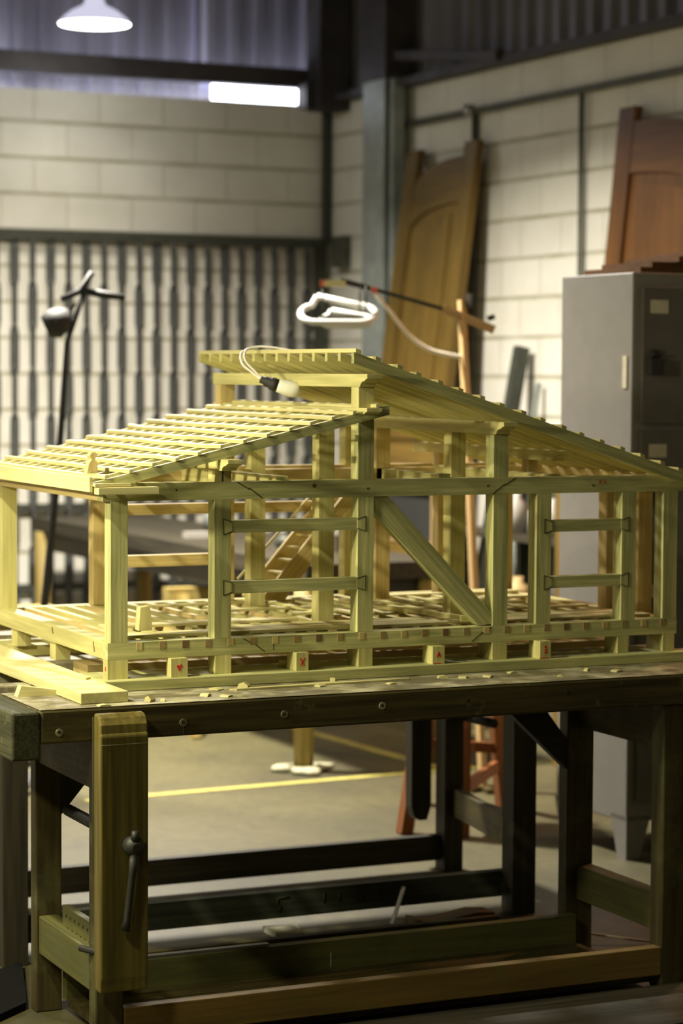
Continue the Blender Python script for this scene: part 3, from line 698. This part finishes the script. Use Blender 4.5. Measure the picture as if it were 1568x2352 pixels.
# ================================================================== TIMBER HOUSE MODEL
H = thing('house_model', (.85, .5, .8895), 'timber frame model of a house with two slatted roofs on the bench', 'architectural model')
ZF, ZS0, ZS1, ZB0, ZB1 = .8896, .938, .985, 1.340, 1.386
Y1, Y2, Y3 = .25, .73, .95
PW = .046
PX = [.0, .290, .697, 1.103, 1.238, 1.510, 1.646]
def P(name, mb, mat='pine', label=None, parent=None, bevel=.0006):
    return mb.build(name, mat, parent or H, bevel=bevel, label=label)
# ---- feet
def foot(x0, x1, y0, y1, mark=None):
    b = MB(); b.box(x0, x1, y0, y1, ZF, ZS0-.0003, ax=2)
    cx = (x0+x1)/2; z = .914; y = y0-.0003
    def st(p, q, w_=.0035): b.bar((p[0], y, p[1]), (q[0], y, q[1]), w_, .0008, (0, 1, 0), mi=1)
    if mark == 'x': st((cx-.006, z-.010), (cx+.007, z+.010)); st((cx+.005, z-.010), (cx-.007, z+.009))
    if mark == 'heart':
        b.prism([(cx-.008, z+.004), (cx-.004, z+.008), (cx, z+.005), (cx+.004, z+.010), (cx+.008, z+.006), (cx+.004, z-.003), (cx-.001, z-.010)], 1, y-.0004, y+.0002, mi=1)
    if mark == 'a': st((cx-.005, z-.006), (cx, z+.009)); st((cx+.005, z-.006), (cx, z+.009)); st((cx-.004, z-.001), (cx+.004, z-.001)); st((cx-.015, .8915), (cx+.008, .8915), .003)
    if mark == 'two':
        b.prism([(cx-.004, z+.006), (cx-.001, z+.014), (cx+.004, z+.009), (cx+.002, z+.004)], 1, y-.0004, y+.0002, mi=1)
        st((cx-.003, z+.001), (cx+.004, z)); st((cx+.004, z), (cx-.002, z-.007)); st((cx-.003, z-.008), (cx+.006, z-.008)); st((cx-.018, .8915), (cx+.012, .8915), .003)
    if mark == 'side': 
        b.bar((x0-.0003, y0+.012, z+.006), (x0-.0003, y0+.020, z-.004), .003, .0008, (1, 0, 0), mi=1); b.bar((x0-.0003, y0+.020, z+.006), (x0-.0003, y0+.012, z-.004), .003, .0008, (1, 0, 0), mi=1)
    P('foot', b, ['pine', 'red'], {'x': 'foot marked with a red X', 'heart': 'foot marked with a red heart', 'a': 'foot marked with a red A', 'two': 'foot with red marks'}.get(mark))
foot(.0, .055, 0, .035, 'side'); foot(.163, .208, -.022, .012, 'heart'); foot(.292, .337, 0, .05); foot(.511, .546, -.022, .04, 'x')
foot(.700, .742, 0, .07); foot(.906, .942, -.03, .03, 'a'); foot(1.103, 1.149, 0, .085); foot(1.233, 1.267, -.034, .03, 'two')
foot(1.500, 1.536, 0, .07); foot(1.648, 1.687, 0, .085)
for y in (.455, .805):
    for x in (.005, .30, .51, .705, .905, 1.11, 1.50, 1.65): foot(x, x+.042, y-.02, y+.03)
# ---- sills with joist ends and scarf joints
def scarf(b, x, z0, z1, y, sgn=1, mi=1):
    zm = (z0+z1)/2; dx = (z1-z0)*.82
    pts = [(x-dx*sgn, z1), (x-dx*.05*sgn, zm+.002), (x+.004*sgn-.006*sgn, zm+.006), (x+dx*sgn, z0)]
    b.bar((pts[0][0], y, pts[0][1]), (pts[1][0], y, pts[1][1]), .0022, .0010, (0, 1, 0), mi=mi)
    b.bar((pts[2][0], y, pts[2][1]), (pts[3][0], y, pts[3][1]), .0022, .0010, (0, 1, 0), mi=mi)
    b.bar((pts[1][0], y, pts[1][1]), (pts[2][0], y, pts[2][1]), .0015, .0010, (0, 1, 0), mi=mi)
b = MB(); b.box(.0, 1.694, 0, .045, ZS0, ZS1-.003)
for x, s_ in ((.40, 1), (1.07, -1)): scarf(b, x, ZS0+.004, ZS1-.006, -.0003, s_)
b.box(.4550, .4565, -.0006, .001, .945, .978, mi=1)
jx = [.085+.0625*k for k in range(26)]
for k, x in enumerate(jx): b.box(x-.0085, x+.0085, -.0010, .002, .9615, .9805, mi=(4 if k % 6 == 2 else 2 if k % 2 else 3))
P('sill_beam', b, ['pine_green', 'joint', 'endgrain', 'pine_warm', 'knot'])
b = MB(); b.box(0, .045, .0455, .955, ZS0, ZS1-.001)
b.bar((-.0005, .10, .95), (-.0005, .11, .975), .006, .001, (1, 0, 0), mi=1); b.bar((-.0005, .44, .962), (-.0005, .45, .978), .008, .001, (1, 0, 0), mi=1)
P('sill_beam', b, ['pine', 'knot'])
b = MB(); b.box(0, 1.694, .956, 1.0, ZS0, ZS1-.003); P('sill_beam', b)
b = MB(); b.box(1.649, 1.694, .0455, .955, ZS0, ZS1-.003); P('sill_beam', b)
for y in (Y1, Y2):
    b = MB(); b.box(.046, 1.648, y, y+.04, ZS0, .962); P('sill_beam', b, 'pine_warm')
# ---- floor joists (26) and loose floor boards
for k, x in enumerate(jx):
    b = MB(); b.box(x-.0085, x+.0085, .046, .955, .9635, .9835); P('floor_joist', b, 'pine' if k % 3 else 'pine_warm')
fb = [(.06, 1.00, .060, .135), (1.02, 1.645, .060, .13), (.36, .98, .145, .215), (1.0, 1.60, .15, .225), (.10, .66, .30, .36), (.70, 1.30, .44, .47), (.80, 1.5, .52, .56), (.5, 1.2, .60, .625), (.42, .96, .80, .83), (1.0, 1.62, .66, .70), (1.2, 1.64, .82, .86), (.86, 1.62, .36, .385)]
for (xa, xb, ya, yb) in fb:
    b = MB(); b.box(xa, xb, ya, yb, .9837, .9900+random.uniform(0, .002)); P('floor_board', b, 'pine_pale')
for k in range(9):
    x = .78+k*.075
    b = MB(); b.bar((x, .30, .993), (x-.02+.01*(k % 3), .72, .995), .022, .006); P('floor_slat', b, 'pine_pale' if k % 2 else 'pine')
# ---- posts
def post(x0, y0, zt, mat='pine', z0=None, w_=PW, label=None):
    b = MB(); zb = z0 if z0 else (ZS1-.0028 if y0 < .01 or y0 > .9 else .9836)
    b.box(x0, x0+w_, y0, y0+PW, zb, zt); return P('post', b, mat, label)
# front row (front beam is halved over the posts: posts stop under it and go on above)
post(.008, 0, ZB0, 'pine_green'); post(.290, 0, ZB0, 'pine_green'); post(.697, 0, ZB0, 'pine_green'); post(1.103, 0, ZB0, 'pine_green')
post(1.238, 0, ZB0, 'pine_green'); post(1.510, 0, ZB0, 'pine_green'); post(1.646, 0, ZB0, 'pine_green')
post(.290, .001, 1.4145, 'pine', ZB1, .020); post(.316, .001, 1.4145, 'pine', ZB1, .020)
post(.697, .001, 1.545, 'pine_green', ZB1); post(.697, .001, 1.6295, 'pine', 1.5752); post(1.103, .001, 1.5025, 'pine_green', ZB1)
# others
for (x, y, zt, mt) in ((.0, .912, ZB0, 'pine'), (.290, .95, ZB0, 'pine_warm'), (.690, .95, 1.6295, 'pine_warm'), (.697, Y1, 1.545, 'pine'), (.697, Y2, 1.545, 'pine'),
                       (1.103, Y1, 1.5025, 'pine'), (1.103, Y2, 1.5025, 'pine_warm'), (1.103, .95, 1.5025, 'pine'), (1.646, .13, ZB0, 'pine_warm'), (1.646, .305, ZB0, 'pine_warm'), (1.646, .95, ZB0, 'pine_warm')):
    if zt > ZB1 and abs(y-.95) < .001 or zt <= ZB0:
        if zt > ZB1:
            post(x, y, ZB0, mt); post(x, y, zt, mt, ZB1)
        else: post(x, y, zt, mt)
    else: post(x, y, zt, mt)
# ---- top plates
b = MB(); b.box(-.012, 1.76, 0, .045, ZB0+.0003, ZB1)
scarf(b, .387, ZB0+.001, ZB1-.001, -.0004, 1); scarf(b, 1.135, ZB0+.001, ZB1-.001, -.0004, -1)
for x, z in ((.185, 1.366), (.725, 1.362), (1.085, 1.364), (1.415, 1.36)): b.tube([(x, -.0008, z), (x, .001, z)], .0028, 10, 1)
b.tube([(.57, -.0006, 1.372), (.57, .001, 1.372)], [.006, .006], 12, 2)
for p, q in (((1.432, 1.366), (1.442, 1.376)), ((1.442, 1.366), (1.432, 1.376)), ((1.448, 1.374), (1.455, 1.374)), ((1.455, 1.374), (1.449, 1.366)), ((1.449, 1.366), (1.458, 1.366))):
    b.bar((p[0], -.0004, p[1]), (q[0], -.0004, q[1]), .0012, .0008, (0, 1, 0), mi=3)
P('top_plate', b, ['pine_green', 'joint', 'knot', 'red'])
b = MB(); b.box(-.012, .034, .0455, 1.02, ZB0+.0003, ZB1); P('top_plate', b, 'pine_warm')
b = MB(); b.box(.0345, 1.76, .951, .996, ZB0+.0003, ZB1); P('top_plate', b, 'pine_warm')
b = MB(); b.box(1.648, 1.694, .0455, .950, ZB0+.0003, ZB1); P('top_plate', b, 'pine_warm')
b = MB(); b.box(.744, 1.647, Y2, Y2+.04, ZB0+.002, ZB1-.002); P('tie_beam', b, 'pine_warm')
b = MB(); b.box(.336, .696, Y2, Y2+.04, ZB0+.002, ZB1-.002); P('tie_beam', b, 'pine_warm')
# ---- rails between posts with dovetailed ends (halved into the post faces)
def dove(b, x, z0, z1, s_):
    b.prism([(x, z0+.004), (x+s_*.024, z0-.004), (x+s_*.024, z1+.004), (x, z1-.004)], 1, -.0006, .001)
    for za, zb in ((z0+.004, z0-.004), (z1-.004, z1+.004)):
        b.bar((x, -.0008, za), (x+s_*.024, -.0008, zb), .0018, .0008, (0, 1, 0), mi=1)
    b.bar((x+s_*.024, -.0008, z0-.004), (x+s_*.024, -.0008, z1+.004), .0016, .0008, (0, 1, 0), mi=1)
for (xa, xb, z0, z1, mt) in ((.337, .696, 1.2535, 1.2855, 'pine_green'), (.337, .696, 1.096, 1.128, 'pine_green'), (1.2855, 1.509, 1.234, 1.266, 'pine_green'), (1.2855, 1.509, 1.079, 1.111, 'pine_green')):
    b = MB(); b.box(xa, xb, 0.001, .032, z0, z1); dove(b, xa+.001, z0, z1, -1); dove(b, xb-.001, z0, z1, 1); P('wall_rail', b, [mt, 'joint'], bevel=0)
for (xa, xb, z0, z1) in ((.3365, .6895, 1.243, 1.275), (.3365, .6895, 1.089, 1.123), (.737, 1.102, 1.243, 1.275)):
    b = MB(); b.box(xa, xb, .955, .99, z0, z1); P('wall_rail', b, 'pine_warm')
# ---- diagonal braces
b = MB(); b.prism([(.744, 1.3395), (.789, 1.3395), (1.102, 1.018), (1.102, .9870), (1.060, .9870), (.744, 1.300)], 1, .004, .038, gd=(.32, 0, -.33)); P('brace', b, 'pine_green')
# ---- stair leaning in the back
st = subempty('stair', H)
def stringer(y, off=0):
    b = MB(); d = Vector((1.02-.757, 1.300-1.000)).normalized()
    p0 = Vector((.757+off, 1.000)); p1 = Vector((1.055+off, 1.338)); n_ = Vector((d.y, -d.x))*.058
    q = [(p0.x, p0.y), (p1.x, p1.y), (p1.x+.055, p1.y), ((p0+n_).x+.03, .9925), (p0.x+.0, .9925)]
    b.prism(q, 1, y, y+.014, gd=(.3, 0, .338)); b.build('stringer', 'pine_warm', st)
stringer(.785); stringer(.925)
for k in range(8):
    z = 1.03+k*.036; x = .80+k*.0316
    b = MB(); b.box(x, x+.03, .800, .924, z, z+.006); b.build('tread', 'pine_pale', st)
b = MB(); b.bar((.74, .935, 1.045), (.99, .942, 1.30), .006, .006); b.build('handrail', 'pine_pale', st)
# ---- purlins with ogee front ends
def purlin(x0, x1, z0, z1, ya, yb, mat='pine'):
    h = z1-z0
    pr = [(ya, z1), (yb, z1), (yb, z0), (ya+.045, z0), (ya+.038, z0+.30*h), (ya+.028, z0+.42*h), (ya+.016, z0+.48*h), (ya+.008, z0+.62*h), (ya, z0+.66*h)]
    b = MB(); b.prism(pr, 0, x0, x1); P('purlin', b, mat)
purlin(.697, .742, 1.630, 1.664, -.050, 1.03)
purlin(.697, .742, 1.546, 1.575, -.050, 1.03)
purlin(1.105, 1.148, 1.503, 1.537, -.050, 1.03)
purlin(.296, .338, 1.4150, 1.4445, -.075, 1.03)
purlin(1.375, 1.412, 1.422, 1.4515, -.04+.15, 1.03)
# Y beams at plate level carrying the roof shadow bars
b = MB(); b.box(.480, .515, .046, .729, ZB1-.03, ZB1+.010); P('tie_beam', b, 'pine')
b = MB(); b.box(1.30, 1.335, .046, .729, ZB1-.03, ZB1+.004); P('tie_beam', b, 'pine')
b = MB(); b.box(.96, .995, .046, .40, ZB1-.03, ZB1+.010); P('tie_beam', b, 'pine')
# posts bits under third purlin
b = MB(); b.box(1.378, 1.409, .30, .335, ZB0+.01, 1.4215); P('post', b, 'pine_warm')
b = MB(); b.box(1.378, 1.409, .86, .90, .9836, 1.4215); P('post', b, 'pine_warm')

# ---- low roof (left): plane z = a + s*x
NR = 14; YR0, YR1 = -.026, 1.02
sL = .2365; zL = lambda x: 1.4065+sL*(x+.017)      # batten top
r1 = subempty('low_roof', H)
for k in range(NR):
    y = YR0+.009+(YR1-YR0-.018)*k/(NR-1)
    b = MB(); xa, xb = -.05, (.775 if k == 0 else .745); hb = .026 if k == 0 else .021
    zt = lambda x: zL(x)-.0105
    b.prism([(xa, zt(xa)), (xb, zt(xb)), (xb, zt(xb)-hb), (xa, zt(xa)-hb)], 1, y-.009, y+.009, gd=(1, 0, sL))
    b.build('rafter', 'pine' if k else 'pine_green', r1, bevel=.0006)
for k in range(13):
    x = -.013+k*.0622; n = 7; b = MB(); ys = [YR0-.004+(YR1-YR0+.006)*i/n for i in range(n+1)]
    wob = [random.uniform(-.0035, .0035) for _ in ys]; lift = [max(0, random.uniform(-.002, .003)) for _ in ys]
    wob[0] = .006*random.random()
    vs = []; gs = []; r_ = random.uniform(0, 9)
    for y, w_, l_ in zip(ys, wob, lift):
        for dx, dz in ((-.0052, 0), (.0052, 0), (.0052, .0085), (-.0052, .0085)):
            vs.append((x+w_+dx, y, zL(x+w_+dx)-.0104+dz+l_)); gs.append((y+r_, dx+r_, dz))
    fs = [(i*4+j, i*4+(j+1) % 4, i*4+4+(j+1) % 4, i*4+4+j) for i in range(n) for j in range(4)]+[(3, 2, 1, 0), (n*4, n*4+1, n*4+2, n*4+3)]
    b.add(vs, fs, gs); b.build('batten', 'pine_pale', r1)
b = MB(); b.box(-.058, -.0505, -.03, 1.03, 1.366, 1.4035); b.build('fascia', 'pine_pale', r1, bevel=.0006)
b = MB(); b.box(-.045, .115, -.062, -.027, 1.3605, 1.3785); b.box(-.05, .045, -.05, -.028, 1.380, 1.388); b.build('eave_block', 'pine_pale', r1, bevel=.001)
# ---- high roof (right)
sR = .3205; zR = lambda x: 1.722-sR*(x-.70)         # batten top
r2 = subempty('high_roof', H)
YH0, YH1 = -.030, 1.075
for k in range(NR):
    y = YH0+.008+(YH1-YH0-.016)*k/(NR-1)
    b = MB(); xa, xb = .668, 1.80; hb = .030 if k == 0 else .024
    zt = lambda x: zR(x)-.0105
    b.prism([(xa, zt(xa)), (xb, zt(xb)), (xb, zt(xb)-hb), (xa, zt(xa)-hb)], 1, y-.008, y+.008, gd=(1, 0, -sR))
    b.build('rafter', 'pine_green' if k == 0 else 'pine', r2, bevel=.0006)
for k in range(18):
    x = .679+k*.0630; b = MB(); w_ = random.uniform(-.002, .002); e = random.uniform(-.006, .010)
    q = [(x-.0075+w_, zR(x-.0075)-.0104), (x+.0075+w_, zR(x+.0075)-.0104), (x+.0075+w_, zR(x+.0075)), (x-.0075+w_, zR(x-.0075))]
    b.prism(q, 1, YH0+.012+e if k else YH0-.004, YH1+.004); b.build('batten', 'pine_pale', r2)

# ------------------------------------------------------------------ loose things on and in the model
b = MB(); b.bar((.985, .40, 1.0015), (1.04, .06, 1.0015), .016, .012); b.box(1.028, 1.05, .04, .058, .9925, 1.009)
o = b.build('loose_batten', 'pine_pale', at=(1.0, .2, .99)); tag(o, 'loose pale batten lying on the model floor beside the diagonal brace', 'batten')
b = MB(); b.prism([(.145, .9905), (.183, .9905), (.183, 1.012), (.176, 1.055), (.150, 1.052)], 1, .17, .20); o = b.build('wood_block', 'pine_pale', at=(.16, .18, .99), bevel=.001); tag(o, 'pale wood block standing on the model floor by the corner post', 'wood block')
b = MB(); b.prism([(-.018, 1.405), (.012, 1.412), (.011, 1.436), (.004, 1.442), (.0115, 1.452), (.006, 1.461), (-.004, 1.461), (-.010, 1.452), (-.004, 1.442), (-.012, 1.432)], 1, .11, .135)
o = b.build('wooden_peg', 'pine_warm', at=(0, .12, 1.405), bevel=.001); tag(o, 'small rounded wooden peg standing on the low roof corner', 'peg')
# hanging bulb
t = thing('light_bulb', (.65, .42, 1.62), 'white bulb in a black socket hanging from the high roof ridge', 'light bulb')
def lerp(a, b_, u): return Vector(a)*(1-u)+Vector(b_)*u
A0 = Vector((.598, .43, 1.648)); A1 = Vector((.642, .415, 1.6305)); A2 = Vector((.708, .395, 1.6135))
b = MB(); b.tube([lerp(A0, A1, u) for u in (0, .25, .3, .6, .62, 1.0)], [.010, .011, .015, .015, .0185, .0185], 20); b.build('socket', 'black', t)
b = MB(); b.tube([lerp(A1, A2, u) for u in (-.05, .1, .35, .6, .8, .92, 1.0)], [.016, .019, .022, .0225, .020, .013, .003], 24); b.build('glass_bulb', 'bulb', t)
b = MB(); b.tube(smooth([(.598, .43, 1.648), (.588, .46, 1.665), (.585, .53, 1.69), (.612, .60, 1.722), (.66, .61, 1.7395), (.70, .58, 1.738), (.74, .52, 1.728), (.79, .47, 1.715)]), .0030, 8)
b.tube(smooth([(.600, .427, 1.650), (.596, .46, 1.668), (.594, .53, 1.70), (.622, .59, 1.730), (.665, .60, 1.7365)]), .0028, 8)
b.build('cable', 'cable', t)
# chips and shavings on the bench
chip_pos = [(-.10, -.255, .003), (.03, -.225, .014), (.06, -.235, .006), (.19, -.19, .007), (.235, -.215, .003), (.26, -.085, .005), (.42, -.11, .004), (.53, -.13, .006), (.60, -.055, .009), (.72, -.16, .004), (.90, -.10, .007), (.95, -.12, .005), (1.02, -.13, .005), (1.12, -.08, .004), (1.20, -.20, .005), (1.33, -.12, .008), (.34, -.075, .013), (1.40, -.16, .005)]
src = None
for i, (x, y, s_) in enumerate(chip_pos):
    z = .8620
    if src is None:
        b = MB(); b.prism([(-.011, 0), (.010, 0), (.012, .4), (.003, 1.0), (-.008, .7)], 1, -.009, .009)
        src = b.build('wood_chip', 'pine_pale'); o = src
    else: o = src.copy(); C.objects.link(o)
    o.location = (x, y, z); o.scale = (.6+random.random()*.9, .6+random.random()*.8, max(.004, s_)*1.1); o.rotation_euler = (0, 0, random.uniform(-1.2, 1.2))
    tag(o, 'small pale wood chip lying loose on the near bench top', 'wood chip', 'wood chips scattered on the bench top')
b = MB(); b.prism([(.285, -.115), (.30, -.128), (.80, -.105), (.805, -.100), (.56, -.088)], 2, .8622, .8665); o = b.build('wood_splinter', 'pine_pale', at=(.5, -.1, .862)); tag(o, 'long thin splinter lying along the front of the near bench', 'splinter')
b = MB(); b.bar((.505, .075, .9), (.56, .04, .9), .022, .018); o = b.build('wood_offcut', 'pine_warm', at=(.53, .06, .89)); tag(o, 'small offcut under the model beside the foot marked X', 'offcut')
b = MB(); b.box(.15, 1.95, -.62, -.275, .0005, .02); o = b.build('added_dark_plank', 'darkwood', at=(1, -.4, 0)); tag(o, 'wide dark plank added to darken the floor in front of the ochre rail', 'plank')  # plank added only to darken this part of the floor
# offcuts on floor between the benches and on the shelf
b = MB(); b.prism([(.765, .79), (.865, .77), (.845, .66), (.765, .69)], 2, .001, .018); o = b.build('white_offcut', 'paper', at=(.81, .72, 0)); tag(o, 'white square offcut on the floor behind the green back rail', 'offcut')
b = MB(); b.bar((1.10, .60, .03), (1.21, .742, .105), .010, .010); o = b.build('white_stick', 'paper', at=(1.17, .7, .0)); tag(o, 'thin white stick propped against the dark rail', 'stick')
b = MB(); b.box(.20, 1.42, .52, .545, .001, .045); o = b.build('floor_batten', 'leg', at=(.8, .53, 0)); tag(o, 'narrow brown batten on the floor between the benches', 'batten')
b = MB(); b.box(.10, 1.35, .36, .46, .001, .022); o = b.build('floor_plank', 'greenrail', at=(.8, .4, 0)); tag(o, 'flat grey green plank on the floor between the benches', 'plank')
b = MB(); b.bar((-.02, .182, .1225), (.52, .180, .1225), .02, .008); o = b.build('metal_bar', 'grey_metal', at=(.3, .18, .12)); tag(o, 'shiny grey metal bar lying on top of the green back rail', 'metal bar')
b = MB(); b.prism([(1.16, .001), (1.42, .001), (1.42, .05), (1.36, .055), (1.22, .035), (1.16, .05)], 1, .55, .63); o = b.build('wood_offcut', 'door', at=(1.25, .6, 0)); tag(o, 'brown notched offcut on the floor beside the white stick', 'offcut')
b = MB(); b.prism([(-.62, .0), (-.30, .10), (-.14, .24), (-.02, .66), (-.40, .40)], 2, .001, .02); o = b.build('black_patch', 'rug', at=(-.3, .3, 0)); tag(o, 'flat black patch on the floor at the left edge between the benches', 'mat')  # thin flat black shape lying on the floor
b = MB(); b.tube(smooth([(1.58, .28, .03), (1.72, .20, .012), (1.85, .12, .008), (2.05, .10, .008)]), .004, 8); o = b.build('floor_cable', 'cable', at=(1.8, .2, 0)); tag(o, 'thin pale cable on the floor by the right rear bench leg', 'cable')

for o in bpy.data.objects:
    if '_b' in o: del o['_b']
